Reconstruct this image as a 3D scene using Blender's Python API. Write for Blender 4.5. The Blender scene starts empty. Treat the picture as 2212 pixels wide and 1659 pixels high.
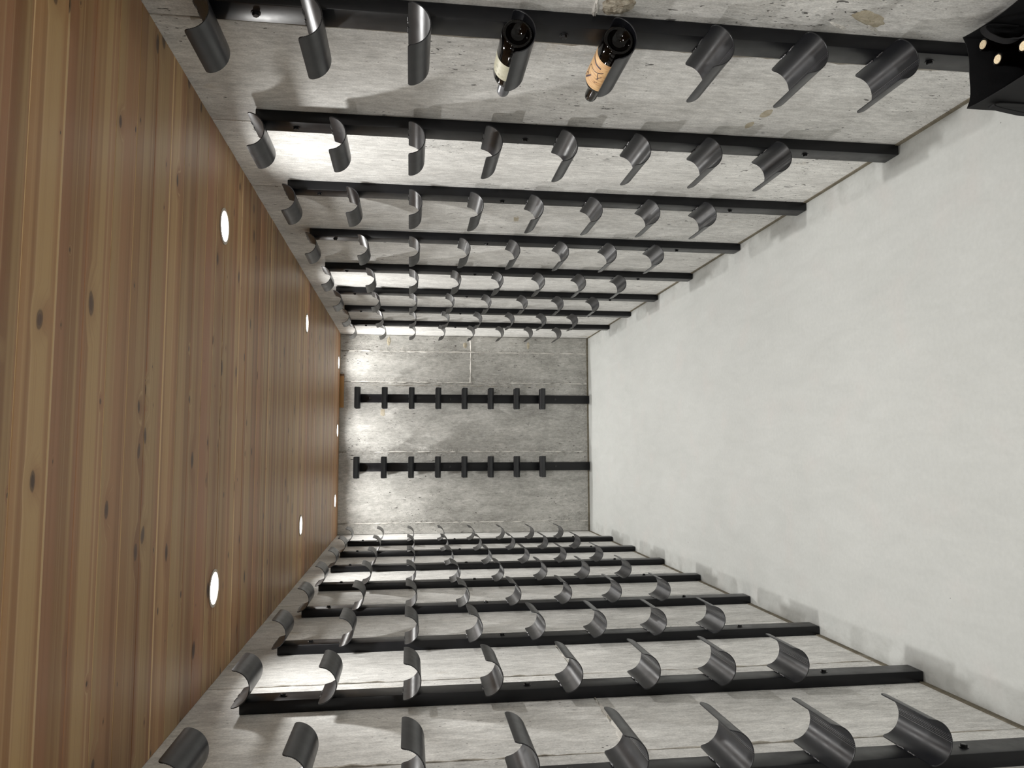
import bpy, bmesh, math, random
from mathutils import Vector, Matrix, noise as mnoise

random.seed(7)
C = bpy.context.scene.collection
PI = math.pi

# ------------------------------------------------------------------ camera, world, exposure
F_PX, PITCH, YAW, ROLL = 1626.19, 0.1342, 0.0868, 0.0092
CAM = Vector((-0.0795, 0.0, 1.7416))
fwd = Vector((0.08590387, 0.98728423, -0.13375491)).normalized()
rgt = Vector((0.99630056, -0.08544813, 0.00915465)).normalized()   # world right of the standing view
upv = Vector((0.00239086, 0.13404651, 0.99097216)).normalized()
cd = bpy.data.cameras.new('camera')
cam = bpy.data.objects.new('camera', cd)
C.objects.link(cam)
# the phone was held sideways: the picture's x axis runs downwards in the room, its y axis to the right
M = Matrix(((-upv.x, rgt.x, -fwd.x, CAM.x), (-upv.y, rgt.y, -fwd.y, CAM.y),
            (-upv.z, rgt.z, -fwd.z, CAM.z), (0, 0, 0, 1)))
cam.matrix_world = M
cd.sensor_width = 36.0
cd.lens = 36.0 * F_PX / 2212.0
cd.clip_start = 0.02
bpy.context.scene.camera = cam

w = bpy.data.worlds.new('world')
bpy.context.scene.world = w
w.use_nodes = True
w.node_tree.nodes['Background'].inputs[0].default_value = (0.9, 0.95, 1, 1)
w.node_tree.nodes['Background'].inputs[1].default_value = 0.02

vs = bpy.context.scene.view_settings
vs.view_transform = 'Standard'
vs.look = 'None'
vs.gamma = 1.0
vs.use_curve_mapping = False
vs.exposure = 0.0
LAMP_W = 14.0
LAMP_SPREAD = math.radians(158)
LAMP_COL = (1.0, 0.99, 0.965)
LAMP_SOFT = 0.40         # softening of the lamps' fall-off close to the walls

# ------------------------------------------------------------------ room numbers
XR, XL, YB, YF, H = 1.0117, -0.8740, 7.242, -3.0, 2.4
T, RW = 0.0384, 0.080          # rail thickness, rail width
LIPS = [0.502 + 0.2506 * i for i in range(8)]
RY = [1.806, 2.462, 3.105, 3.782, 4.468, 5.135, 5.797, 6.452]
LY = [1.810, 2.464, 3.123, 3.783, 4.452, 5.106, 5.782, 6.435]


# ------------------------------------------------------------------ helpers
def tag(o, label=None, cat=None, group=None, kind=None):
    if label: o['label'] = label
    if cat: o['category'] = cat
    if group: o['group'] = group
    if kind: o['kind'] = kind
    return o


def link(name, me, parent=None, mat=None):
    o = bpy.data.objects.new(name, me)
    C.objects.link(o)
    if parent: o.parent = parent
    if mat: me.materials.append(mat)
    return o


def empty(name, loc, rz=0.0):
    o = bpy.data.objects.new(name, None)
    C.objects.link(o)
    o.location = loc
    o.rotation_euler = (0, 0, rz)
    o.empty_display_size = 0.05
    return o


def bm_mesh(bm, name, smooth=None):
    bmesh.ops.recalc_face_normals(bm, faces=bm.faces)
    me = bpy.data.meshes.new(name)
    bm.to_mesh(me)
    bm.free()
    if smooth is not None:
        for p in me.polygons: p.use_smooth = True
        me.set_sharp_from_angle(angle=math.radians(smooth))
    return me


def add_box(bm, lo, hi, bevel=0.0, seg=2):
    vs_ = [bm.verts.new((x, y, z)) for x in (lo[0], hi[0]) for y in (lo[1], hi[1]) for z in (lo[2], hi[2])]
    q = [(0, 1, 3, 2), (4, 6, 7, 5), (0, 4, 5, 1), (2, 3, 7, 6), (0, 2, 6, 4), (1, 5, 7, 3)]
    fs = [bm.faces.new([vs_[i] for i in f]) for f in q]
    if bevel:
        es = list({e for f in fs for e in f.edges})
        bmesh.ops.bevel(bm, geom=es, offset=bevel, segments=seg, affect='EDGES', profile=0.5)


def box_mesh(name, lo, hi, bevel=0.0, seg=2):
    bm = bmesh.new()
    add_box(bm, lo, hi, bevel, seg)
    return bm_mesh(bm, name, 40)


def lathe(bm, prof, n=32, axis='Z', caps=True):
    rings = []
    for r, z in prof:
        if r < 1e-6:
            v = bm.verts.new((0, 0, z) if axis == 'Z' else (0, z, 0))
            rings.append([v])
        else:
            ring = []
            for i in range(n):
                a = 2 * PI * i / n
                ring.append(bm.verts.new((r * math.cos(a), r * math.sin(a), z) if axis == 'Z'
                                         else (r * math.cos(a), z, r * math.sin(a))))
            rings.append(ring)
    for a, b in zip(rings, rings[1:]):
        for i in range(n):
            j = (i + 1) % n
            if len(a) == 1 and len(b) == 1: continue
            if len(a) == 1: bm.faces.new((a[0], b[j], b[i]))
            elif len(b) == 1: bm.faces.new((a[i], a[j], b[0]))
            else: bm.faces.new((a[i], a[j], b[j], b[i]))


def tube(bm, pts, rad, n=6, rfun=None):
    rings = []
    for i, p in enumerate(pts):
        p = Vector(p)
        d = (Vector(pts[min(i + 1, len(pts) - 1)]) - Vector(pts[max(i - 1, 0)])).normalized()
        a = d.cross(Vector((0.3, 0.2, 1)) if abs(d.z) < 0.9 else Vector((1, 0.2, 0))).normalized()
        b = d.cross(a)
        r = rad if rfun is None else rfun(i, p)
        rings.append([bm.verts.new(p + r * (a * math.cos(2 * PI * k / n) + b * math.sin(2 * PI * k / n))) for k in range(n)])
    for r0, r1 in zip(rings, rings[1:]):
        for k in range(n):
            bm.faces.new((r0[k], r0[(k + 1) % n], r1[(k + 1) % n], r1[k]))
    bm.faces.new(rings[0][::-1])
    bm.faces.new(rings[-1])


# ------------------------------------------------------------------ materials
class NT:
    def __init__(self, name):
        self.m = bpy.data.materials.new(name)
        self.m.use_nodes = True
        self.t = self.m.node_tree
        self.b = self.t.nodes['Principled BSDF']

    def n(self, typ, **kw):
        nd = self.t.nodes.new('ShaderNode' + typ)
        for k, v in kw.items():
            setattr(nd, k, v)
        return nd

    def lk(self, a, b):
        self.t.links.new(a, b)

    def val(self, sock, v):
        if hasattr(v, 'is_linked') or hasattr(v, 'links'):
            self.lk(v, sock)
        else:
            sock.default_value = v

    def math(self, op, a, b=0.0, c=0.0, clamp=False):
        nd = self.n('Math', operation=op, use_clamp=clamp)
        for s, v in zip(nd.inputs, (a, b, c)): self.val(s, v)
        return nd.outputs[0]

    def mapr(self, v, a, b, c=0.0, d=1.0):
        nd = self.n('MapRange')
        self.val(nd.inputs['Value'], v)
        for k, x in zip(('From Min', 'From Max', 'To Min', 'To Max'), (a, b, c, d)):
            self.val(nd.inputs[k], x)
        return nd.outputs[0]

    def mix(self, f, a, b, mode='MIX'):
        nd = self.n('Mix', data_type='RGBA', blend_type=mode)
        self.val(nd.inputs[0], f)
        for s, v in ((nd.inputs[6], a), (nd.inputs[7], b)):
            if isinstance(v, tuple): s.default_value = (*v, 1) if len(v) == 3 else v
            else: self.lk(v, s)
        return nd.outputs[2]

    def pos(self, scale=(1, 1, 1), off=None):
        g = self.n('NewGeometry')
        mp = self.n('Mapping')
        self.lk(g.outputs['Position'], mp.inputs[0])
        mp.inputs['Scale'].default_value = scale
        if off: mp.inputs['Location'].default_value = off
        return mp.outputs[0]

    def noise(self, vec, scale=1.0, detail=4.0, rough=0.55, dist=0.0):
        nd = self.n('TexNoise')
        self.lk(vec, nd.inputs['Vector'])
        nd.inputs['Scale'].default_value = scale
        nd.inputs['Detail'].default_value = detail
        nd.inputs['Roughness'].default_value = rough
        nd.inputs['Distortion'].default_value = dist
        return nd.outputs[0]

    def voro(self, vec, scale=1.0, feature='F1', rnd=1.0):
        nd = self.n('TexVoronoi', feature=feature)
        self.lk(vec, nd.inputs['Vector'])
        nd.inputs['Scale'].default_value = scale
        nd.inputs['Randomness'].default_value = rnd
        return nd

    def bump(self, h, strength=0.3, dist=0.002, prev=None):
        nd = self.n('Bump')
        nd.inputs['Strength'].default_value = strength
        nd.inputs['Distance'].default_value = dist
        self.lk(h, nd.inputs['Height'])
        if prev is not None: self.lk(prev, nd.inputs['Normal'])
        return nd.outputs[0]


def plain(name, col, rough=0.5, metal=0.0, spec=0.5, coat=0.0):
    t = NT(name)
    t.b.inputs['Base Color'].default_value = (*col, 1)
    t.b.inputs['Roughness'].default_value = rough
    t.b.inputs['Metallic'].default_value = metal
    t.b.inputs['Specular IOR Level'].default_value = spec
    t.b.inputs['Coat Weight'].default_value = coat
    return t


def concrete(name, c_lo, c_hi, pit=1.0, streak=True, seams=()):
    t = NT(name)
    oi = t.n('ObjectInfo')
    s = (1, 1, 0.28) if streak else (1, 1, 1)
    big = t.noise(t.pos((1, 1, 0.7)), 2.6, 5, 0.6, 0.3)
    mid = t.noise(t.pos(s), 14, 6, 0.62, 0.2)
    fine = t.noise(t.pos((1, 1, 0.3)), 75, 4, 0.7)
    grit = t.noise(t.pos((1, 1, 0.6)), 260, 3, 0.65)
    f = t.math('ADD', t.math('MULTIPLY', big, 0.40), t.math('MULTIPLY', mid, 0.40))
    f = t.math('ADD', f, t.math('MULTIPLY', t.noise(t.pos((1, 1, 0.5), (2, 7, 4)), 38, 5, 0.7, 0.3), 0.30))
    f = t.mapr(f, 0.43, 0.67)
    col = t.mix(f, c_lo, c_hi)
    # pale lime blooms and yellowish stains of the cured concrete
    bloom = t.mapr(t.noise(t.pos((1, 1, 0.45), (3, 1, 7)), 7, 5, 0.65, 0.6), 0.60, 0.72)
    col = t.mix(t.math('MULTIPLY', bloom, 0.45), col, (0.84, 0.825, 0.79))
    stain = t.mapr(t.noise(t.pos((1, 1, 0.6), (9, 4, 2)), 4.0, 4, 0.6, 0.5), 0.67, 0.73)
    col = t.mix(t.math('MULTIPLY', stain, 0.35), col, (0.44, 0.36, 0.24))
    ff = t.math('MULTIPLY', t.mapr(fine, 0.3, 0.7, 0.77, 1.14), t.mapr(grit, 0.3, 0.7, 0.83, 1.15))
    cc = t.n('CombineColor')
    for i in range(3): t.lk(ff, cc.inputs[i])
    col = t.mix(1.0, col, cc.outputs[0], 'MULTIPLY')
    rnd = t.mapr(oi.outputs['Random'], 0, 1, 0.93, 1.05)
    cc = t.n('CombineColor')
    for i in range(3): t.lk(rnd, cc.inputs[i])
    col = t.mix(1.0, col, cc.outputs[0], 'MULTIPLY')
    # air-bubble pits, stretched a little along the pour, patchy
    vec = t.pos((1, 1, 0.36))
    nv = t.n('TexNoise'); t.lk(vec, nv.inputs['Vector']); nv.inputs['Scale'].default_value = 95
    va = t.n('VectorMath', operation='MULTIPLY_ADD')
    t.lk(nv.outputs['Color'], va.inputs[0]); va.inputs[1].default_value = (0.020,) * 3; t.lk(vec, va.inputs[2])
    v1 = t.voro(va.outputs[0], 55)
    v2 = t.voro(va.outputs[0], 135)
    patch = t.mapr(t.noise(t.pos((1, 1, 0.5), (5, 2, 1)), 3.2, 3, 0.6), 0.38, 0.66)
    sx = t.n('SeparateColor'); t.lk(v1.outputs['Color'], sx.inputs[0])
    r1 = t.math('MULTIPLY', t.math('POWER', sx.outputs[0], 5.0), 0.20 * pit)
    p1 = t.math('LESS_THAN', v1.outputs['Distance'], t.math('MULTIPLY', r1, t.math('ADD', patch, 0.35)))
    sx = t.n('SeparateColor'); t.lk(v2.outputs['Color'], sx.inputs[0])
    r2 = t.math('MULTIPLY', t.math('POWER', sx.outputs[0], 2.3), 0.28 * pit)
    p2 = t.math('LESS_THAN', v2.outputs['Distance'], t.math('MULTIPLY', r2, patch))
    pits = t.math('MAXIMUM', p1, p2)
    col = t.mix(t.math('MULTIPLY', pits, 0.82), col, (0.035, 0.032, 0.028))
    rough_ = None
    if seams:            # rougher, crumbled bands either side of the formwork joints
        g = t.n('NewGeometry'); sp = t.n('SeparateXYZ'); t.lk(g.outputs['Position'], sp.inputs[0])
        dmin = None
        for sx_ in seams:
            d_ = t.math('ABSOLUTE', t.math('SUBTRACT', sp.outputs[0], sx_))
            dmin = d_ if dmin is None else t.math('MINIMUM', dmin, d_)
        low = t.math('ABSOLUTE', sp.outputs[2])
        band = t.math('MAXIMUM', t.mapr(dmin, 0.085, 0.0), t.mapr(low, 0.30, 0.02))
        cr = t.noise(t.pos((1, 1, 0.7), (1, 5, 8)), 55, 6, 0.75, 0.8)
        rough_ = t.math('MULTIPLY', band, t.mapr(cr, 0.40, 0.66))
        col = t.mix(t.math('MULTIPLY', t.math('MULTIPLY', band, t.mapr(cr, 0.56, 0.62)), 0.55), col, (0.74, 0.72, 0.68))
        col = t.mix(t.math('MULTIPLY', t.math('MULTIPLY', band, t.mapr(cr, 0.46, 0.38)), 0.5), col, (0.20, 0.185, 0.155))
    # chalky flecks
    v3 = t.voro(t.pos((1, 1, 0.6), (7, 3, 5)), 70)
    sx = t.n('SeparateColor'); t.lk(v3.outputs['Color'], sx.inputs[0])
    p3 = t.math('LESS_THAN', v3.outputs['Distance'], t.math('MULTIPLY', t.math('POWER', sx.outputs[0], 3.5), t.math('MULTIPLY', patch, 0.24)))
    col = t.mix(t.math('MULTIPLY', p3, 0.55), col, (0.80, 0.78, 0.74))
    t.lk(col, t.b.inputs['Base Color'])
    t.b.inputs['Roughness'].default_value = 0.82
    t.b.inputs['Specular IOR Level'].default_value = 0.25
    h = t.math('ADD', t.math('MULTIPLY', mid, 0.6), t.math('MULTIPLY', fine, 0.35))
    h = t.math('ADD', h, t.math('MULTIPLY', grit, 0.10))
    h = t.math('SUBTRACT', h, t.math('MULTIPLY', pits, 0.8))
    if rough_ is not None: h = t.math('ADD', h, t.math('MULTIPLY', rough_, 1.2))
    t.lk(t.bump(h, 0.6, 0.005), t.b.inputs['Normal'])
    return t.m


M_WALL = concrete('wall_concrete', (0.56, 0.553, 0.532), (0.84, 0.833, 0.805), 1.3)
M_BACK = concrete('back_wall_concrete', (0.34, 0.335, 0.312), (0.61, 0.60, 0.57), 1.3, True, (0.855, 0.557, -0.106, -0.772))
M_JOINT = concrete('joint_concrete', (0.33, 0.30, 0.25), (0.6, 0.57, 0.51), 0.3)


def floor_mat():
    t = NT('painted_floor')
    big = t.noise(t.pos((1, 0.6, 1)), 1.8, 5, 0.6, 0.4)
    mid = t.noise(t.pos((1.6, 0.5, 1)), 9, 6, 0.65, 0.5)
    fine = t.noise(t.pos(), 60, 5, 0.65)
    f = t.math('ADD', t.math('MULTIPLY', big, 0.5), t.math('MULTIPLY', mid, 0.5))
    f = t.mapr(f, 0.33, 0.67)
    col = t.mix(f, (0.455, 0.465, 0.448), (0.525, 0.535, 0.518))
    pink = t.mapr(t.noise(t.pos((1, 1, 1), (4, 9, 0)), 5, 3, 0.5), 0.55, 0.75, 0, 0.35)
    col = t.mix(pink, col, (0.53, 0.50, 0.48))
    ff = t.mapr(fine, 0.3, 0.7, 0.96, 1.04)
    cc = t.n('CombineColor')
    for i in range(3): t.lk(ff, cc.inputs[i])
    col = t.mix(1.0, col, cc.outputs[0], 'MULTIPLY')
    v = t.voro(t.pos(), 9)
    sx = t.n('SeparateColor'); t.lk(v.outputs['Color'], sx.inputs[0])
    spot = t.math('LESS_THAN', v.outputs['Distance'], t.math('MULTIPLY', t.math('POWER', sx.outputs[0], 6.0), 0.03))
    col = t.mix(t.math('MULTIPLY', spot, 0.7), col, (0.10, 0.10, 0.09))
    # patchy darker grey along the edges of the floor beside both walls
    g = t.n('NewGeometry'); sp = t.n('SeparateXYZ'); t.lk(g.outputs['Position'], sp.inputs[0])
    ex = t.math('MINIMUM', t.math('SUBTRACT', XR, sp.outputs[0]), t.math('SUBTRACT', sp.outputs[0], XL))
    edge = t.mapr(ex, 0.16, 0.0)
    en = t.mapr(t.noise(t.pos((1, 0.7, 1), (1, 1, 0)), 16, 5, 0.7, 0.5), 0.48, 0.68)
    col = t.mix(t.math('MULTIPLY', t.math('MULTIPLY', edge, en), 0.45), col, (0.28, 0.28, 0.26))
    t.lk(col, t.b.inputs['Base Color'])
    t.b.inputs['Roughness'].default_value = 0.6
    t.b.inputs['Specular IOR Level'].default_value = 0.3
    h = t.math('ADD', t.math('MULTIPLY', mid, 0.5), t.math('MULTIPLY', fine, 0.2))
    t.lk(t.bump(h, 0.25, 0.003), t.b.inputs['Normal'])
    return t.m


M_FLOOR = floor_mat()


def wood_mat(name, dark=1.0):
    t = NT(name)
    oi = t.n('ObjectInfo'); R = oi.outputs['Random']
    tc = t.n('TexCoord')
    g = t.n('NewGeometry'); sp = t.n('SeparateXYZ'); t.lk(g.outputs['Position'], sp.inputs[0])
    x, y = sp.outputs[0], sp.outputs[1]

    def vec(sx_, sy_, k):
        cv = t.n('CombineXYZ')
        t.lk(t.math('MULTIPLY', x, sx_), cv.inputs[0])
        t.lk(t.math('MULTIPLY', y, sy_), cv.inputs[1])
        t.lk(t.math('MULTIPLY', R, k), cv.inputs[2])
        return cv.outputs[0]
    # knots
    wob = t.n('TexNoise'); t.lk(vec(5, 18, 9), wob.inputs['Vector']); wob.inputs['Scale'].default_value = 1.0
    va = t.n('VectorMath', operation='MULTIPLY_ADD')
    t.lk(wob.outputs['Color'], va.inputs[0]); va.inputs[1].default_value = (0.13, 0.16, 0); kv = t.n('CombineXYZ')
    t.lk(t.math('ADD', t.math('MULTIPLY', x, 3.4), t.math('MULTIPLY', R, 57.0)), kv.inputs[0])
    t.lk(t.math('ADD', t.math('MULTIPLY', y, 6.6), t.math('MULTIPLY', R, 131.0)), kv.inputs[1])
    t.lk(kv.outputs[0], va.inputs[2])
    v = t.voro(va.outputs[0], 1.0)
    v.voronoi_dimensions = '2D'
    sx = t.n('SeparateColor'); t.lk(v.outputs['Color'], sx.inputs[0])
    rad = t.mapr(t.math('POWER', sx.outputs[1], 2.2), 0, 1, 0.012, 0.088)
    q = t.math('DIVIDE', v.outputs['Distance'], rad)
    knot = t.mapr(q, 1.15, 0.60)
    ring = t.mapr(t.math('ABSOLUTE', t.math('SUBTRACT', q, 0.95)), 0.28, 0.0)
    halo = t.mapr(q, 3.2, 1.0)
    # grain lines bend round the knots
    bend = t.math('MULTIPLY', t.mapr(q, 4.0, 0.8), 0.03)
    y2 = t.math('ADD', y, bend)

    def gvec(sx_, sy_, k, yy=y2):
        cv = t.n('CombineXYZ')
        t.lk(t.math('MULTIPLY', x, sx_), cv.inputs[0])
        t.lk(t.math('MULTIPLY', yy, sy_), cv.inputs[1])
        t.lk(t.math('MULTIPLY', R, k), cv.inputs[2])
        return cv.outputs[0]
    st = t.noise(gvec(0.30, 19, 50), 1.0, 3, 0.5, 0.15)
    gr = t.noise(gvec(1.2, 210, 70), 1.0, 4, 0.6, 0.2)
    hue = t.noise(gvec(0.08, 13, 90), 1.0, 2, 0.5, 0.1)
    pale = t.noise(gvec(0.06, 75, 23), 1.0, 2, 0.5, 0.05)
    a = t.mix(t.mapr(R, 0, 1, 0, 1), (0.36, 0.195, 0.108), (0.385, 0.244, 0.117))
    r2 = t.math('FRACT', t.math('MULTIPLY', R, 7.31))
    a = t.mix(t.math('MULTIPLY', t.mapr(r2, 0.35, 1.0), 0.75), a, (0.43, 0.228, 0.135))
    col = t.mix(t.mapr(hue, 0.45, 0.55), a, (0.45, 0.325, 0.165))
    col = t.mix(t.math('MULTIPLY', t.mapr(st, 0.50, 0.62), 0.75), col, (0.26, 0.135, 0.06))
    col = t.mix(t.math('MULTIPLY', t.mapr(pale, 0.60, 0.68), 0.6), col, (0.55, 0.42, 0.24))
    col = t.mix(t.math('MULTIPLY', t.mapr(gr, 0.50, 0.75), 0.30), col, (0.24, 0.12, 0.055))
    # pale sapwood strip along one edge of some boards
    gs = t.n('SeparateXYZ'); t.lk(tc.outputs['Generated'], gs.inputs[0])
    r3 = t.math('FRACT', t.math('MULTIPLY', R, 3.77))
    wid = t.mapr(r3, 0.45, 1.0, 0.0, 0.15)
    sap = t.math('LESS_THAN', t.math('ADD', gs.outputs[1], t.math('MULTIPLY', t.math('SUBTRACT', st, 0.5), 0.10)), wid)
    col = t.mix(t.math('MULTIPLY', sap, 0.8), col, (0.66, 0.52, 0.30))
    col = t.mix(t.math('MULTIPLY', halo, 0.35), col, (0.27, 0.15, 0.07))
    kc = t.mix(t.mapr(sx.outputs[2], 0.3, 0.7), (0.035, 0.018, 0.012), (0.085, 0.052, 0.042))
    col = t.mix(t.math('MULTIPLY', knot, 0.9), col, kc)
    col = t.mix(t.math('MULTIPLY', ring, 0.55), col, (0.04, 0.022, 0.014))
    r4 = t.mapr(t.math('FRACT', t.math('MULTIPLY', R, 13.7)), 0, 1, 0.80, 1.12)
    cc = t.n('CombineColor')
    t.lk(t.math('MULTIPLY', r4, 0.98), cc.inputs[0]); t.lk(t.math('MULTIPLY', r4, 0.88), cc.inputs[1]); t.lk(t.math('MULTIPLY', r4, 0.80), cc.inputs[2])
    col = t.mix(1.0, col, cc.outputs[0], 'MULTIPLY')
    if dark != 1.0:
        col = t.mix(1.0, col, (dark, dark * 0.82, dark * 0.6), 'MULTIPLY')
    t.lk(col, t.b.inputs['Base Color'])
    t.b.inputs['Roughness'].default_value = 0.42
    t.b.inputs['Specular IOR Level'].default_value = 0.4
    t.lk(t.bump(gr, 0.12, 0.002), t.b.inputs['Normal'])
    return t.m


M_WOOD = wood_mat('pine_boards')
M_BATTEN = wood_mat('dark_pine', 0.8)


def steel(name, col, rough, metal, spec=0.5):
    t = plain(name, col, rough, metal, spec)
    n = t.noise(t.pos(), 900, 2, 0.5)
    t.lk(t.bump(n, 0.06, 0.0005), t.b.inputs['Normal'])
    r = t.mapr(t.noise(t.pos(), 22, 3, 0.6), 0.3, 0.7, rough - 0.04, rough + 0.06)
    t.lk(r, t.b.inputs['Roughness'])
    return t.m


M_RAIL = steel('black_powder_coat', (0.0035, 0.0038, 0.0055), 0.36, 0.0, 0.36)
M_CRADLE = steel('graphite_powder_coat', (0.008, 0.0086, 0.0118), 0.33, 0.12, 0.68)
M_WELD = steel('weld_bead', (0.10, 0.10, 0.105), 0.32, 0.6)
M_BOLT = plain('bolt_black_zinc', (0.05, 0.05, 0.052), 0.22, 0.8).m
M_GLASS = plain('dark_bottle_glass', (0.0015, 0.001, 0.0008), 0.05, 0.0, 0.26, 0.0).m
M_CREAM = None
M_TRIM = plain('lamp_ring_white', (0.42, 0.37, 0.31), 0.5).m


def emit(name, col, s):
    m = bpy.data.materials.new(name); m.use_nodes = True
    b = m.node_tree.nodes['Principled BSDF']
    b.inputs['Base Color'].default_value = (0.8, 0.8, 0.8, 1)
    b.inputs['Emission Color'].default_value = (*col, 1)
    b.inputs['Emission Strength'].default_value = s
    return m


M_DIFF = emit('lamp_diffuser_lit', LAMP_COL, 14.0)

# ------------------------------------------------------------------ floor, ceiling, walls
WT = 0.15
fl = link('floor', box_mesh('floor', (XL - WT, YF - WT, -0.12), (XR + WT, YB + WT, 0)), None, M_FLOOR)
tag(fl, kind='structure')
ce = link('ceiling', box_mesh('ceiling', (XL - WT, YF - WT, H + 0.016), (XR + WT, YB + WT, H + 0.14)), None,
          plain('ceiling_backing', (0.06, 0.04, 0.025), 0.8).m)
tag(ce, kind='structure')

# tongue-and-groove boards, running across the room
y = 7.2385
k = 0
bedges = []
PW = 0.1256
y0 = 1.485 - 25 * PW
while y0 < YB - 0.002:
    bedges.append(y0)
    y0 += PW
for k, ya in enumerate(bedges):
    yb = min(ya + PW, YB - 0.001)
    ya2 = max(ya, YF + 0.001)
    if yb - ya2 < 0.02: continue
    bm = bmesh.new()
    gap = random.choice([0.0002, 0.0003, 0.0004, 0.0011])
    b = 0.0018
    x0, x1 = XL + 0.001, XR - 0.001
    dz = random.uniform(-0.0006, 0.0006)
    zb, zt = H + dz, H + 0.016
    prof = [(ya2 + gap, zt), (ya2 + gap, zb + b), (ya2 + gap + b, zb), (yb - gap - b, zb), (yb - gap, zb + b), (yb - gap, zt)]
    ra = [bm.verts.new((x0, p[0], p[1])) for p in prof]
    rb = [bm.verts.new((x1, p[0], p[1])) for p in prof]
    n = len(prof)
    for i in range(n):
        bm.faces.new((ra[i], ra[(i + 1) % n], rb[(i + 1) % n], rb[i]))
    bm.faces.new(ra[::-1]); bm.faces.new(rb)
    link('ceiling_board', bm_mesh(bm, 'ceiling_board'), ce, M_WOOD)

PT = 0.009       # how far the cast panels stand out from the joints


def wall_mesh(name, lo, hi, mat):
    o = link(name, box_mesh(name, lo, hi), None, mat)
    return tag(o, kind='structure')


wr = wall_mesh('wall_right', (XR + PT, YF - WT, 0), (XR + PT + WT, YB + WT, H + 0.02), M_JOINT)
wl = wall_mesh('wall_left', (XL - PT - WT, YF - WT, 0), (XL - PT, YB + WT, H + 0.02), M_JOINT)
wb = wall_mesh('wall_back', (XL - PT, YB + PT, 0), (XR + PT, YB + PT + WT, H + 0.02), M_JOINT)
wf = wall_mesh('wall_front', (XL - PT, YF - WT, 0), (XR + PT, YF, H + 0.02), M_WALL)


def panel(parent, axis, face, a0, a1, z0, z1, mat, g=0.0016):
    """one cast panel: axis 'x+' stands on the right wall, 'x-' left wall, 'y' back wall"""
    jit = random.uniform(-0.0012, 0.0004)
    if axis == 'x+': lo, hi = (face + jit, a0 + g, z0 + g), (face + PT + 0.001, a1 - g, z1 - g)
    elif axis == 'x-': lo, hi = (face - PT - 0.001, a0 + g, z0 + g), (face - jit, a1 - g, z1 - g)
    else: lo, hi = (a0 + g, face + jit, z0 + g), (a1 - g, face + PT + 0.001, z1 - g)
    o = link('panel', box_mesh('panel', lo, hi, 0.0022, 1), parent, mat)
    return o


SR = [YF, -2.2, -1.5, -0.85, -0.2, 0.55, 1.25, 1.91, 2.52, 3.15, 3.70, 4.45, 5.10, 5.86, 6.33, 7.04, YB]
for a, b in zip(SR, SR[1:]):
    panel(wr, 'x+', XR, a, b, 0, H + 0.01, M_WALL)
SL = [YF, -2.1, -1.4, -0.7, 0.0, 0.65, 1.325, 2.0, 2.69, 3.36, 4.03, 4.70, 5.37, 6.04, 6.71, YB]
for a, b in zip(SL, SL[1:]):
    if 1.9 < a < 3.2:
        panel(wl, 'x-', XL, a, b, 0, 1.148, M_WALL); panel(wl, 'x-', XL, a, b, 1.148, H + 0.01, M_WALL)
    else:
        panel(wl, 'x-', XL, a, b, 0, H + 0.01, M_WALL)
SB = [XL, -0.772, -0.106, 0.557, 0.855, XR]
for a, b in zip(SB, SB[1:]):
    if a > 0.5:
        panel(wb, 'y', YB, a, b, 0, 1.165, M_BACK); panel(wb, 'y', YB, a, b, 1.165, H + 0.01, M_BACK)
    else:
        panel(wb, 'y', YB, a, b, 0, H + 0.01, M_BACK)


def patch_mat(name, c0, c1, sc):
    t = NT(name)
    n1 = t.noise(t.pos(), sc, 6, 0.7)
    t.lk(t.mix(t.mapr(n1, 0.35, 0.65), c0, c1), t.b.inputs['Base Color'])
    t.b.inputs['Roughness'].default_value = 0.85
    t.lk(t.bump(n1, 0.9, 0.006), t.b.inputs['Normal'])
    return t.m


M_CHIP = patch_mat('broken_concrete', (0.20, 0.16, 0.11), (0.62, 0.57, 0.47), 70)
M_TAN = patch_mat('tan_filler', (0.40, 0.35, 0.25), (0.56, 0.51, 0.41), 35)
M_PLAST = patch_mat('white_plaster', (0.62, 0.60, 0.56), (0.74, 0.72, 0.68), 40)
# crumbly fins of laitance left standing along the formwork joints
def fin(parent, p0, p1, rad, seed, mat=M_JOINT):
    rng = random.Random(seed)
    p0, p1 = Vector(p0), Vector(p1)
    L = (p1 - p0).length
    n = max(8, int(L / 0.035))
    pts = [p0.lerp(p1, i / n) + Vector([rng.uniform(-1, 1) * 0.0022 for _ in range(3)]) for i in range(n + 1)]
    bm = bmesh.new()
    rr = [rad * rng.choice([0.25, 0.5, 0.8, 1.0, 1.5]) for _ in pts]
    tube(bm, pts, rad, 5, lambda i, p: rr[i])
    return link('concrete_ridge', bm_mesh(bm, 'concrete_ridge', 60), parent, mat)


fin(wb, (0.855, YB, 0.02), (0.855, YB, 2.32), 0.0065, 1, M_PLAST)
fin(wb, (0.557, YB, 0.02), (0.557, YB, 2.30), 0.006, 2, M_PLAST)
fin(wb, (0.528, YB, 0.30), (0.528, YB, 2.30), 0.003, 22)
fin(wb, (-0.106, YB, 0.02), (-0.106, YB, 2.33), 0.0055, 3, M_PLAST)
fin(wb, (-0.772, YB, 0.02), (-0.772, YB, 2.33), 0.006, 4, M_PLAST)
fin(wb, (0.56, YB, 1.165), (1.005, YB, 1.165), 0.008, 5, M_PLAST)
fin(wr, (XR, 1.91, 0.02), (XR, 1.91, 2.3), 0.003, 6)
fin(wl, (XL, 2.0, 0.02), (XL, 2.0, 2.3), 0.0035, 7)
fin(wl, (XL, 2.69, 0.02), (XL, 2.69, 2.3), 0.0025, 8)
fin(wl, (XL, 2.01, 1.148), (XL, 3.35, 1.148), 0.003, 9)
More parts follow.
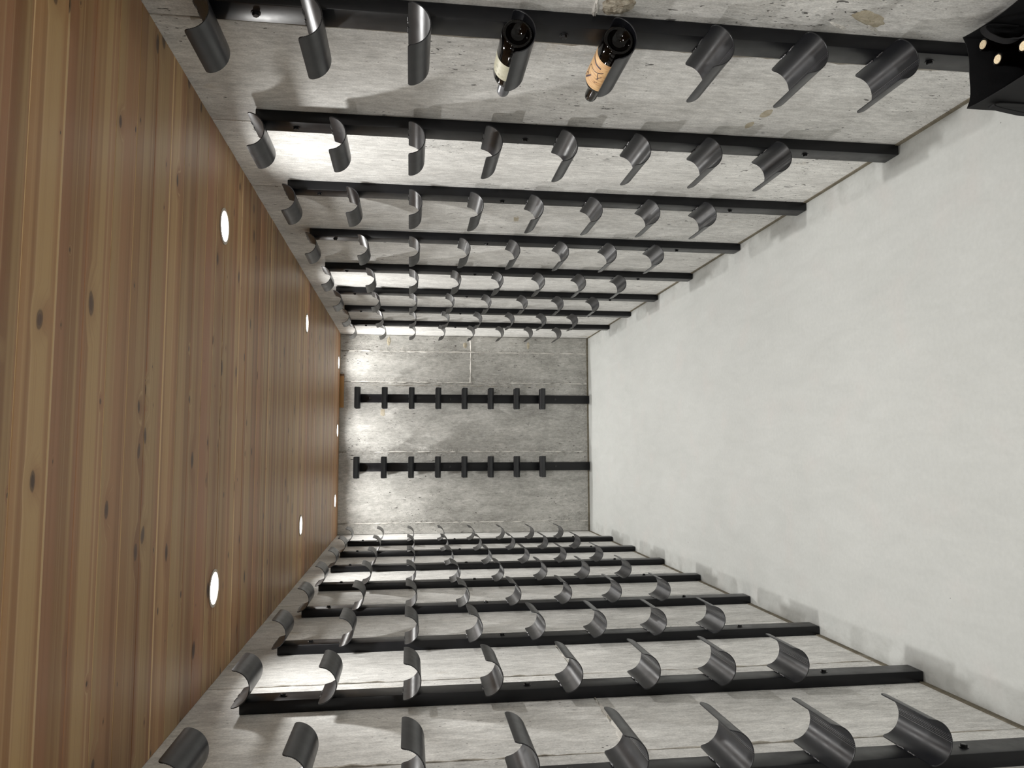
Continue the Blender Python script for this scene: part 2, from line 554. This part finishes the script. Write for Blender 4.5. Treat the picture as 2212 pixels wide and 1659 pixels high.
fin(wl, (XL - 0.003, 2.01, 1.150), (XL - 0.003, 2.42, 1.146), 0.011, 41, M_PLAST)
fin(wl, (XL - 0.002, 2.01, 1.165), (XL - 0.002, 2.40, 1.150), 0.004, 42, M_PLAST)

# strip of joint filler at the foot of each wall
M_FILL = concrete('joint_filler', (0.12, 0.105, 0.075), (0.23, 0.205, 0.155), 0.2)
for nm, lo, hi in (('baseboard_right', (XR - 0.004, YF, 0), (XR + 0.002, YB, 0.017)),
                   ('baseboard_left', (XL - 0.002, YF, 0), (XL + 0.004, YB, 0.020)),
                   ('baseboard_back', (XL, YB - 0.004, 0), (XR, YB + 0.002, 0.016))):
    tag(link(nm, box_mesh(nm, lo, hi, 0.001, 1), None, M_FILL), kind='structure')

# short pine batten under the ceiling on the back wall
tr = link('trim_1', box_mesh('trim_1', (0.312, YB - 0.016, 2.362), (0.632, YB + 0.001, H), 0.002), None, M_BATTEN)
tag(tr, kind='structure')


# rough patches where the concrete has broken away or been filled
def blob(parent, name, cx, cy, cz, ry, rz, h, seed, mat, wall, rot=0.0):
    rng = random.Random(seed)
    bm = bmesh.new()
    nr, na = 6, 22
    c = bm.verts.new((0, 0, h)); prev = None
    for i in range(1, nr + 1):
        f = i / nr
        ring = []
        for k in range(na):
            a = 2 * PI * k / na
            e = 1 + 0.28 * mnoise.noise(Vector((math.cos(a) * 1.6, math.sin(a) * 1.6, seed)))
            hh = h * (1 - f ** 3) + (rng.uniform(-1, 1) * h * 0.45 if i < nr else 0)
            ring.append(bm.verts.new((ry * e * f * math.cos(a), rz * e * f * math.sin(a), hh if i < nr else -0.001)))
        for k in range(na):
            if prev is None: bm.faces.new((c, ring[k], ring[(k + 1) % na]))
            else: bm.faces.new((prev[k], ring[k], ring[(k + 1) % na], prev[(k + 1) % na]))
        prev = ring
    for v in bm.verts:
        u, s, n_ = v.co
        u, s = u * math.cos(rot) - s * math.sin(rot), u * math.sin(rot) + s * math.cos(rot)
        if wall == 'R': v.co = (cx - n_, cy + u, cz + s)
        elif wall == 'L': v.co = (cx + n_, cy + u, cz + s)
        else: v.co = (cx + u, cy - n_, cz + s)
    return link(name, bm_mesh(bm, name, 25), parent, mat)


blob(wr, 'broken_patch', XR, 1.722, 1.243, 0.040, 0.046, 0.0045, 11, M_CHIP, 'R')
blob(wr, 'plaster_shard', XR, 1.744, 1.294, 0.042, 0.0075, 0.007, 12, M_PLAST, 'R', -0.12)
blob(wr, 'filler_patch', XR, 1.695, 0.590, 0.026, 0.060, 0.003, 13, M_TAN, 'R', 0.45)
blob(wr, 'plaster_shard', XR, 1.735, 0.650, 0.006, 0.035, 0.004, 31, M_PLAST, 'R', 0.4)
blob(wr, 'plaster_shard', XR, 1.730, 0.560, 0.005, 0.030, 0.004, 32, M_PLAST, 'R', 0.55)
blob(wr, 'filler_patch', XR, 2.245, 0.597, 0.035, 0.020, 0.0012, 14, M_TAN, 'R')
blob(wr, 'filler_patch', XR, 2.335, 0.612, 0.030, 0.014, 0.0010, 15, M_TAN, 'R')
blob(wr, 'filler_patch', XR, 3.47, 1.25, 0.055, 0.022, 0.0015, 16, M_TAN, 'R')
blob(wb, 'filler_patch', 0.925, YB, 1.22, 0.030, 0.020, 0.004, 17, M_TAN, 'B')
blob(wb, 'filler_patch', 0.93, YB, 0.60, 0.040, 0.014, 0.003, 18, M_TAN, 'B')
blob(wb, 'filler_patch', 0.95, YB, 1.95, 0.050, 0.016, 0.003, 19, M_TAN, 'B')
blob(wb, 'broken_patch', 0.27, YB, 2.00, 0.045, 0.028, 0.0015, 20, M_TAN, 'B')


# ------------------------------------------------------------------ wine racks
RO, TH, LEN, RC = 0.055, 0.003, 0.200, 0.011


def cradle_mesh():
    """half pipe open to the top, welded by its wall-side lip; fine ridges inside the room-side half"""
    ths = []
    d = [0, 0.0008, 0.002, 0.004, 0.0065, 0.009, 0.011]
    for q in d: ths.append(q / RO)                                # from the wall-side lip
    a = ths[-1]
    for i in range(1, 11): ths.append(a + (PI / 2 - 0.10 - a) * i / 10)
    smooth_n = len(ths)
    r0, r1 = PI / 2 - 0.05, PI - 0.22
    NR = 17
    ridg = []
    for i in range(NR):
        c = r0 + (r1 - r0) * i / NR
        w_ = (r1 - r0) / NR
        ridg += [(c, 0.0), (c + 0.25 * w_, 0.0), (c + 0.45 * w_, 0.00055), (c + 0.8 * w_, 0.00055)]
    sm = [(t, 0.0) for t in ths] + ridg + [(r1, 0.0)] + [(PI - q / RO, 0.0) for q in reversed(d)]
    bm = bmesh.new()
    cols = []
    for t, dr in sm:
        s = min(t, PI - t) * RO
        hl = LEN / 2 if s >= RC else LEN / 2 - RC + math.sqrt(max(0, RC * RC - (RC - s) ** 2))
        # t = 0 wall side (y = 0), t = PI room side
        def P(r, x): return (x, RO - r * math.cos(t), -r * math.sin(t))
        ro, ri = RO, RO - TH + dr
        e = 0.0006
        cols.append([bm.verts.new(P(ro - e, -hl)), bm.verts.new(P(ro, -hl + e)), bm.verts.new(P(ro, hl - e)), bm.verts.new(P(ro - e, hl)),
                     bm.verts.new(P(ri + e, hl)), bm.verts.new(P(ri, hl - e)), bm.verts.new(P(ri, -hl + e)), bm.verts.new(P(ri + e, -hl))])
    for c0, c1 in zip(cols, cols[1:]):
        for k in range(8):
            bm.faces.new((c0[k], c0[(k + 1) % 8], c1[(k + 1) % 8], c1[k]))
    bm.faces.new(cols[0][::-1]); bm.faces.new(cols[-1])
    me = bm_mesh(bm, 'cradle', 24)
    me.materials.append(M_CRADLE)
    return me


def weld_mesh():
    rng = random.Random(5)
    bm = bmesh.new()
    for a, b in ((-0.034, -0.006), (0.010, 0.036)):
        n = 7
        pts = [(a + (b - a) * i / n, 0.0018 + rng.uniform(-0.0006, 0.0006), rng.uniform(-0.001, 0.001)) for i in range(n + 1)]
        rr = [rng.uniform(0.0016, 0.0030) for _ in pts]
        tube(bm, pts, 0.002, 5, lambda i, p: rr[i])
    me = bm_mesh(bm, 'weld', 60)
    me.materials.append(M_WELD)
    return me


def bolt_mesh():
    bm = bmesh.new()
    lathe(bm, [(0, 0.0), (0.0115, 0.0), (0.0115, 0.0014), (0.0085, 0.0016), (0.0085, 0.0016)][:4], 20, 'Y')
    ring0 = []; ring1 = []; ring2 = []
    for i in range(6):
        a = 2 * PI * i / 6 + 0.3
        ring0.append(bm.verts.new((0.0082 * math.cos(a), 0.0012, 0.0082 * math.sin(a))))
        ring1.append(bm.verts.new((0.0082 * math.cos(a), 0.0070, 0.0082 * math.sin(a))))
        ring2.append(bm.verts.new((0.0066 * math.cos(a), 0.0082, 0.0066 * math.sin(a))))
    for i in range(6):
        j = (i + 1) % 6
        bm.faces.new((ring0[i], ring0[j], ring1[j], ring1[i]))
        bm.faces.new((ring1[i], ring1[j], ring2[j], ring2[i]))
    bm.faces.new(ring2)
    me = bm_mesh(bm, 'bolt', 20)
    me.materials.append(M_BOLT)
    return me


ME_CRADLE, ME_WELD, ME_BOLT = cradle_mesh(), weld_mesh(), bolt_mesh()
ME_RAIL = box_mesh('rail', (-RW / 2, 0.0, 0.004), (RW / 2, T, 2.243), 0.003, 2)
ME_RAIL.materials.append(M_RAIL)


def rack(loc, rz, label, group):
    t = empty('wine_rack', loc, rz)
    tag(t, label, 'wine rack', group)
    C.objects.link(o := bpy.data.objects.new('rail', ME_RAIL)); o.parent = t
    for z in LIPS:
        c = bpy.data.objects.new('cradle', ME_CRADLE); C.objects.link(c)
        c.parent = t; c.location = (0, T - 0.0003, z)
        wd = bpy.data.objects.new('weld', ME_WELD); C.objects.link(wd)
        wd.parent = c
    for z in (0.342, 1.361, 2.121):
        b_ = bpy.data.objects.new('bolt', ME_BOLT); C.objects.link(b_)
        b_.parent = t; b_.location = (0, T, z); b_.rotation_euler = (0, random.uniform(0, 1), 0)
    return t


ORD = ['nearest', 'second', 'third', 'fourth', 'fifth', 'sixth', 'seventh', 'farthest']
for i, yy in enumerate(RY):
    if i == 0: lb = 'black steel wine rack holding two dark bottles, nearest on the bottle-side wall'
    elif i == 7: lb = 'empty black wine rack, farthest from the camera on the bottle wall'
    else: lb = 'empty black wine rack, %s from the camera on the bottle wall' % ORD[i]
    rack((XR, yy, 0), PI / 2, lb, 'wine racks on the bottle-side wall')
for i, yy in enumerate(LY):
    if i == 0: lb = 'black wine rack cut by the picture edge, nearest on the wall opposite the bottles'
    elif i == 7: lb = 'empty black wine rack, farthest from the camera on the wall opposite the bottles'
    else: lb = 'empty black wine rack, %s from the camera on the wall opposite the bottles' % ORD[i]
    rack((XL, yy, 0), -PI / 2, lb, 'wine racks on the wall facing the bottles')
rack((0.400, YB, 0), PI, 'black steel wine rack on the far end wall, on the side of the bottles', 'wine racks on the end wall')
rack((-0.2477, YB, 0), PI, 'black steel wine rack on the far end wall, on the side without bottles', 'wine racks on the end wall')


# ------------------------------------------------------------------ ceiling downlights
def ring_mesh():
    bm = bmesh.new()
    lathe(bm, [(0.064, 0.0), (0.064, -0.0022), (0.060, -0.0036), (0.054, -0.0028), (0.0525, 0.002), (0.0525, 0.010)], 40)
    me = bm_mesh(bm, 'trim_ring', 35); me.materials.append(M_TRIM); return me


def diff_mesh():
    bm = bmesh.new()
    lathe(bm, [(0.0525, -0.0005), (0.040, -0.0020), (0.020, -0.0026), (0, -0.0028)], 40)
    me = bm_mesh(bm, 'diffuser', 35); me.materials.append(M_DIFF); return me


ME_RING, ME_DIFF = ring_mesh(), diff_mesh()
LD = bpy.data.lights.new('lamp_light', 'AREA')
LD.shape = 'DISK'; LD.size = 0.085; LD.energy = LAMP_W; LD.color = LAMP_COL; LD.spread = LAMP_SPREAD
LD.use_nodes = True
_t = LD.node_tree
_f = _t.nodes.new('ShaderNodeLightFalloff')
_f.inputs['Strength'].default_value = 1.0
_f.inputs['Smooth'].default_value = LAMP_SOFT
_e = next(n for n in _t.nodes if n.type == 'EMISSION')
_t.links.new(_f.outputs['Quadratic'], _e.inputs['Strength'])
LIGHTS = [
    (0.708, 2.72, 'round lit downlight in the pine ceiling, nearest on the side of the bottles'),
    (-0.550, 2.728, 'round lit downlight in the pine ceiling, nearest on the side facing the bottles'),
    (0.722, 4.885, 'round lit downlight in the pine ceiling, second on the side of the bottles'),
    (-0.543, 4.795, 'round lit downlight in the pine ceiling, second on the side facing the bottles'),
    (0.718, 7.060, 'round lit downlight by the end wall, on the side of the bottles'),
    (0.092, 7.045, 'round lit downlight by the end wall, the middle one of three'),
    (-0.537, 6.930, 'round lit downlight by the end wall, on the side facing the bottles'),
    (0.70, 0.56, 'round lit downlight above the camera on the side of the bottles, out of the picture'),
    (-0.55, 0.60, 'round lit downlight above the camera on the side facing the bottles, out of the picture'),
    (0.70, -1.58, 'round lit downlight well behind the camera, bottle side, out of the picture'),
    (-0.55, -1.56, 'round lit downlight well behind the camera, opposite side, out of the picture'),
]
for x, yy, lb in LIGHTS:
    t = empty('downlight', (x, yy, H - 0.0005))
    tag(t, lb, 'ceiling light', 'downlights in the pine ceiling')
    for nm, me in (('trim_ring', ME_RING), ('diffuser', ME_DIFF)):
        o = bpy.data.objects.new(nm, me); C.objects.link(o); o.parent = t
    lo = bpy.data.objects.new('lamp_light', LD); C.objects.link(lo); lo.parent = t
    lo.location = (0, 0, -0.0045)


# ------------------------------------------------------------------ wine bottles in the first rack
BR = 0.0395


def bottle_glass(bm, axis='Y', L=0.300, n=40):
    body = [(0, 0.022), (0.012, 0.020), (0.022, 0.012), (0.0275, 0.004), (0.0295, 0.0012), (0.0305, 0.0), (0.0345, 0.0006),
            (0.0368, 0.003), (BR, 0.008), (BR, 0.05), (BR, 0.19), (0.0372, 0.2), (0.0345, 0.209), (0.029, 0.217), (0.0225, 0.224),
            (0.0175, 0.231), (0.0152, 0.240), (0.0145, L - 0.028), (0.0145, L - 0.022), (0.0155, L - 0.020), (0.0155, L - 0.006), (0.0145, L - 0.002), (0.0105, L), (0, L)]
    lathe(bm, body, n, axis)


def capsule_mesh(mat, L=0.300, y0=0.242, dome=False):
    bm = bmesh.new()
    if dome:
        prof = [(0.0152, y0), (0.0162, y0 + 0.001), (0.0172, y0 + 0.02), (0.0178, L - 0.012), (0.0168, L - 0.003), (0.0130, L + 0.003), (0.006, L + 0.006), (0, L + 0.0066)]
    else:
        prof = [(0.0155, y0), (0.0160, y0 + 0.001), (0.0160, L - 0.022), (0.0168, L - 0.020), (0.0168, L - 0.003), (0.0155, L + 0.001), (0, L + 0.0012)]
    lathe(bm, prof, 32, 'Y')
    me = bm_mesh(bm, 'capsule', 35); me.materials.append(mat); return me


def label_mesh(y0, y1, a0, a1, mat, r=BR + 0.0003):
    bm = bmesh.new()
    n = 36
    rows = []
    for i in range(n + 1):
        a = math.radians(a0 + (a1 - a0) * i / n)
        rows.append([bm.verts.new((r * math.cos(a), yy, r * math.sin(a))) for yy in (y0, y0 + (y1 - y0) / 3, y0 + 2 * (y1 - y0) / 3, y1)])
    for p, q in zip(rows, rows[1:]):
        for k in range(3): bm.faces.new((p[k], p[k + 1], q[k + 1], q[k]))
    me = bm_mesh(bm, 'label', 60); me.materials.append(mat); return me


def stroke(bm, pts, wd, r):
    """flat printed stroke on the bottle: pts are (angle in degrees, y)"""
    P = []
    for (a0, y0), (a1, y1) in zip(pts, pts[1:]):
        m = max(1, int(max(abs(a1 - a0) / 4, abs(y1 - y0) / 0.004)))
        for i in range(m): P.append((a0 + (a1 - a0) * i / m, y0 + (y1 - y0) * i / m))
    P.append(pts[-1])
    k = math.radians(1) * r
    prev = None
    for i, (a, yy) in enumerate(P):
        a_0, y_0 = P[max(i - 1, 0)]; a_1, y_1 = P[min(i + 1, len(P) - 1)]
        du, dv = (a_1 - a_0) * k, y_1 - y_0
        l = math.hypot(du, dv) or 1
        nu, nv = -dv / l * wd / 2, du / l * wd / 2
        cur = []
        for s in (1, -1):
            ar = math.radians(a + s * nu / k)
            cur.append(bm.verts.new((r * math.cos(ar), yy + s * nv, r * math.sin(ar))))
        if prev: bm.faces.new((prev[0], prev[1], cur[1], cur[0]))
        prev = cur


def paper(name, c0, c1, stripes):
    t = NT(name)
    tc = t.n('TexCoord')
    mp = t.n('Mapping'); t.lk(tc.outputs['Object'], mp.inputs[0])
    mp.inputs['Scale'].default_value = (30, 260, 30) if stripes else (120, 120, 120)
    n1 = t.noise(mp.outputs[0], 1.0, 4, 0.6, 0.4)
    t.lk(t.mix(t.mapr(n1, 0.38, 0.66), c0, c1), t.b.inputs['Base Color'])
    t.b.inputs['Roughness'].default_value = 0.45
    return t.m


M_CREAM = paper('cream_label', (0.62, 0.60, 0.44), (0.72, 0.70, 0.54), False)
M_TANL = paper('woodgrain_label', (0.62, 0.33, 0.14), (0.86, 0.60, 0.30), True)
M_PURP = plain('plum_ink', (0.055, 0.022, 0.035), 0.5).m
M_GREYI = plain('grey_ink', (0.22, 0.21, 0.15), 0.6).m
M_GCAP = plain('grey_foil', (0.16, 0.165, 0.175), 0.38, 0.5).m
M_DCAP = plain('black_wax', (0.010, 0.008, 0.006), 0.12, 0.0, 0.6).m

def heel_dots(bm):
    for i in range(44):
        a = 2 * PI * i / 44
        c = Vector((0.0335 * math.cos(a), 0.0002, 0.0335 * math.sin(a)))
        r = 0.0013
        top = bm.verts.new(c + Vector((0, -0.0011, 0)))
        rg = [bm.verts.new(c + Vector((r * math.cos(q * PI / 3), 0.0004, r * math.sin(q * PI / 3)))) for q in range(6)]
        for q in range(6): bm.faces.new((top, rg[q], rg[(q + 1) % 6]))


ME_BOT = (lambda bm: (bottle_glass(bm), heel_dots(bm), bm_mesh(bm, 'bottle_glass', 75))[2])(bmesh.new())
ME_BOT.materials.append(M_GLASS)


def lying_bottle(cr, y0, label):
    ax = XR - T - 0.055
    t = empty('wine_bottle', (ax, y0, LIPS[cr] - 0.055 + TH + BR + 0.0008))
    tag(t, label, 'wine bottle', 'bottles lying in the nearest rack')
    o = bpy.data.objects.new('glass', ME_BOT); C.objects.link(o); o.parent = t
    return t


b1 = lying_bottle(4, 1.716, 'dark wine bottle with a cream label and grey foil, lying in a cradle')
lab1 = link('label', label_mesh(0.092, 0.166, 20, 290, M_CREAM), b1); lab1['label'] = 'cream paper label'
bm = bmesh.new()
R1 = BR + 0.0006


def glyph(bm, segs, ac, yc, sa, sy, wd, r):
    """letters stand with their top towards the neck; ac is the centre angle"""
    for s in segs:
        stroke(bm, [(ac + px * sa, yc + py * sy) for px, py in s], wd, r)


LET = {'I': [[(0, -1), (0, 1)]], 'N': [[(-.7, -1), (-.7, 1)], [(-.7, 1), (.7, -1)], [(.7, -1), (.7, 1)]],
       'A': [[(-.7, -1), (0, 1)], [(0, 1), (.7, -1)], [(-.4, -.2), (.4, -.2)]],
       'O': [[(-.7, -.7), (-.7, .7), (-.3, 1), (.3, 1), (.7, .7), (.7, -.7), (.3, -1), (-.3, -1), (-.7, -.7)]]}
for ch, a in (('I', 150), ('N', 134), ('A', 118), ('I', 104), ('I', 92)):
    glyph(bm, LET[ch], a, 0.152, -3.2, 0.0026, 0.0008, R1)
glyph(bm, LET['O'], 118, 0.126, -5, 0.0042, 0.0007, R1)
pr = link('print', bm_mesh(bm, 'print'), lab1, M_GREYI); pr['label'] = 'faint grey lettering'
link('capsule', capsule_mesh(M_GCAP), b1)['label'] = 'grey foil over the neck'

b2 = lying_bottle(3, 1.714, 'dark wine bottle with an orange wood-grain label, lying in a cradle')
lab2 = link('label', label_mesh(0.058, 0.189, 20, 290, M_TANL), b2); lab2['label'] = 'orange wood-grain label with plum marks'
bm = bmesh.new()
V = lambda v: 0.058 + 0.131 * v
A = lambda u: 82 + 72 * u
S = lambda pts, wd: stroke(bm, [(A(u), V(v)) for u, v in pts], wd, R1)
S([(-0.25, 0.19), (0.2, 0.21), (0.5, 0.23), (0.84, 0.22)], 0.0064)
S([(0.06, 0.52), (0.15, 0.48), (0.35, 0.47), (0.6, 0.44), (0.8, 0.40), (1.05, 0.30)], 0.0022)
S([(0.06, 0.52), (0.05, 0.62), (0.10, 0.72), (0.22, 0.76)], 0.0022)
S([(0.22, 0.76), (0.10, 0.80), (0.04, 0.86), (0.10, 0.93), (0.20, 0.94), (0.26, 0.86), (0.22, 0.76)], 0.0026)
S([(0.14, 0.95), (0.30, 0.82), (0.46, 0.66)], 0.0042)
S([(0.80, 0.42), (0.86, 0.52), (0.95, 0.60)], 0.0020)
S([(0.84, 0.62), (0.95, 0.52), (1.06, 0.46)], 0.0020)
S([(0.80, 0.74), (0.86, 0.74)], 0.0034)
S([(0.90, 0.71), (0.95, 0.71)], 0.0030)
pr = link('print', bm_mesh(bm, 'print'), lab2, M_PURP); pr['label'] = 'plum-coloured arcs and a looped sign'
link('capsule', capsule_mesh(M_DCAP, dome=True), b2)['label'] = 'glossy black wax over the neck'

# ------------------------------------------------------------------ black carrier bag with bottles on the floor
t_ = NT('black_fabric')
t_.b.inputs['Base Color'].default_value = (0.008, 0.008, 0.009, 1)
t_.b.inputs['Roughness'].default_value = 0.75
t_.b.inputs['Specular IOR Level'].default_value = 0.3
t_.lk(t_.bump(t_.noise(t_.pos(), 700, 2, 0.6), 0.25, 0.001), t_.b.inputs['Normal'])
M_BAG = t_.m
BX0, BX1, BY0, BY1, BH = 0.790, 0.982, 1.30, 1.696, 0.323
bag = empty('carrier_bag', ((BX0 + BX1) / 2, (BY0 + BY1) / 2, 0))
tag(bag, 'open black fabric carrier bag standing on the floor beside the nearest bottle rack', 'bag')


def bag_body():
    bm = bmesh.new()
    hx, hy = (BX1 - BX0) / 2, (BY1 - BY0) / 2
    per = []
    nx, ny = 10, 18
    for i in range(nx): per.append((-hx + 2 * hx * i / nx, hy))
    for i in range(ny): per.append((hx, hy - 2 * hy * i / ny))
    for i in range(nx): per.append((hx - 2 * hx * i / nx, -hy))
    for i in range(ny): per.append((-hx, -hy + 2 * hy * i / ny))
    nz = 12
    grid = []
    for k in range(nz + 1):
        z = 0.001 + (BH - 0.001) * k / nz
        row = []
        for (px, py) in per:
            corner = (abs(px) / hx) ** 6 * (abs(py) / hy) ** 6
            wv = 0.003 * mnoise.noise(Vector((px * 14, py * 9, z * 12))) * (1 - corner)
            sag = (1 - corner) * (0.012 if k == nz else 0.006 * k / nz) * (0.5 + 0.5 * mnoise.noise(Vector((px * 16, py * 11, 3.3))))
            f = 1 + (wv - 0.001 * (1 - corner)) / hx
            zz = z - sag * (k / nz) ** 3 + (0.006 * corner if k == nz else 0)
            row.append(bm.verts.new((px * f, py * (1 + wv / hy), zz)))
        grid.append(row)
    n = len(per)
    for a, b in zip(grid, grid[1:]):
        for i in range(n):
            bm.faces.new((a[i], a[(i + 1) % n], b[(i + 1) % n], b[i]))
    bm.faces.new(grid[0])
    bmesh.ops.recalc_face_normals(bm, faces=bm.faces)
    bmesh.ops.solidify(bm, geom=list(bm.faces), thickness=0.0016)
    return bm_mesh(bm, 'bag_body', 50)


link('bag_body', bag_body(), bag, M_BAG)


def strap(pts, wd, side, name='handle'):
    bm = bmesh.new()
    side = Vector(side).normalized()
    P = []
    V_ = [Vector(p) for p in pts]
    for i in range(len(V_) - 1):           # Catmull-Rom
        p0, p1, p2, p3 = V_[max(i - 1, 0)], V_[i], V_[i + 1], V_[min(i + 2, len(V_) - 1)]
        for j in range(6):
            t = j / 6
            P.append(0.5 * ((2 * p1) + (p2 - p0) * t + (2 * p0 - 5 * p1 + 4 * p2 - p3) * t * t + (3 * p1 - p0 - 3 * p2 + p3) * t ** 3))
    P.append(V_[-1])
    prev = None
    for i, p in enumerate(P):
        d = (P[min(i + 1, len(P) - 1)] - P[max(i - 1, 0)]).normalized()
        s = (side - d * side.dot(d)).normalized()
        nrm = d.cross(s) * 0.0012
        cur = [bm.verts.new(p + s * wd / 2 + nrm), bm.verts.new(p - s * wd / 2 + nrm), bm.verts.new(p - s * wd / 2 - nrm), bm.verts.new(p + s * wd / 2 - nrm)]
        if prev:
            for k in range(4): bm.faces.new((prev[k], prev[(k + 1) % 4], cur[(k + 1) % 4], cur[k]))
        else: bm.faces.new(cur[::-1])
        prev = cur
    bm.faces.new(prev)
    return link(name, bm_mesh(bm, name, 50), bag, M_BAG)


cx, cy = bag.location.x, bag.location.y
def around(pts): return [(a - cx, b - cy, c) for a, b, c in pts]


strap(around([(BX0 - 0.002, 1.656, 0.20), (BX0 - 0.003, 1.656, 0.275), (BX0 - 0.012, 1.654, 0.292), (0.767, 1.650, 0.250), (0.757, 1.640, 0.205),
              (0.748, 1.595, 0.168), (0.745, 1.50, 0.152), (0.755, 1.42, 0.195), (BX0 - 0.012, 1.375, 0.292), (BX0 - 0.003, 1.370, 0.275), (BX0 - 0.002, 1.370, 0.20)]),
      0.018, (0.1, 1, 0.2))
strap(around([(BX1 - 0.008, 1.622, 0.24), (BX1 - 0.009, 1.622, 0.315), (0.956, 1.616, 0.337), (0.930, 1.602, 0.326), (0.908, 1.575, 0.300),
              (0.906, 1.50, 0.285), (0.916, 1.42, 0.305), (0.950, 1.392, 0.335), (BX1 - 0.009, 1.386, 0.315), (BX1 - 0.008, 1.386, 0.24)]),
      0.015, (0.1, 1, 0.2))

t_ = NT('cork')
n_ = t_.noise(t_.pos(), 330, 4, 0.6)
t_.lk(t_.mix(t_.mapr(n_, 0.38, 0.62), (0.66, 0.50, 0.31), (0.88, 0.77, 0.55)), t_.b.inputs['Base Color'])
t_.b.inputs['Roughness'].default_value = 0.8
M_CORK = t_.m
bm = bmesh.new()
LB = 0.314
lathe(bm, [(0, 0.02), (0.02, 0.014), (0.030, 0.0), (0.0355, 0.001), (0.0372, 0.006), (0.0372, 0.195), (0.034, 0.213), (0.024, 0.229), (0.0165, 0.243), (0.0145, 0.258),
           (0.0142, LB - 0.02), (0.0155, LB - 0.017), (0.0155, LB - 0.004), (0.0145, LB - 0.0006), (0.0125, LB), (0.0112, LB - 0.0008), (0.0108, LB - 0.01), (0, LB - 0.01)], 36, 'Z')
ME_SB = bm_mesh(bm, 'standing_glass', 35); ME_SB.materials.append(M_GLASS)
bm = bmesh.new()
lathe(bm, [(0, LB - 0.0095), (0.0106, LB - 0.0095), (0.0108, LB + 0.0004), (0.0104, LB + 0.0010), (0, LB + 0.0012)], 28, 'Z')
ME_CK = bm_mesh(bm, 'cork', 35); ME_CK.materials.append(M_CORK)
for bx, by, lb in ((0.9350, 1.6440, 'corked dark bottle inside the black bag, nearest the concrete wall and rack'),
                   (0.8735, 1.601, 'corked dark bottle inside the black bag, second from the rack'),
                   (0.8645, 1.523, 'corked dark bottle inside the black bag, cut by the picture edge')):
    t = empty('wine_bottle', (bx, by, 0.0032))
    tag(t, lb, 'wine bottle', 'corked bottles standing in the black bag')
    for nm, me in (('glass', ME_SB), ('cork', ME_CK)):
        o = bpy.data.objects.new(nm, me); C.objects.link(o); o.parent = t
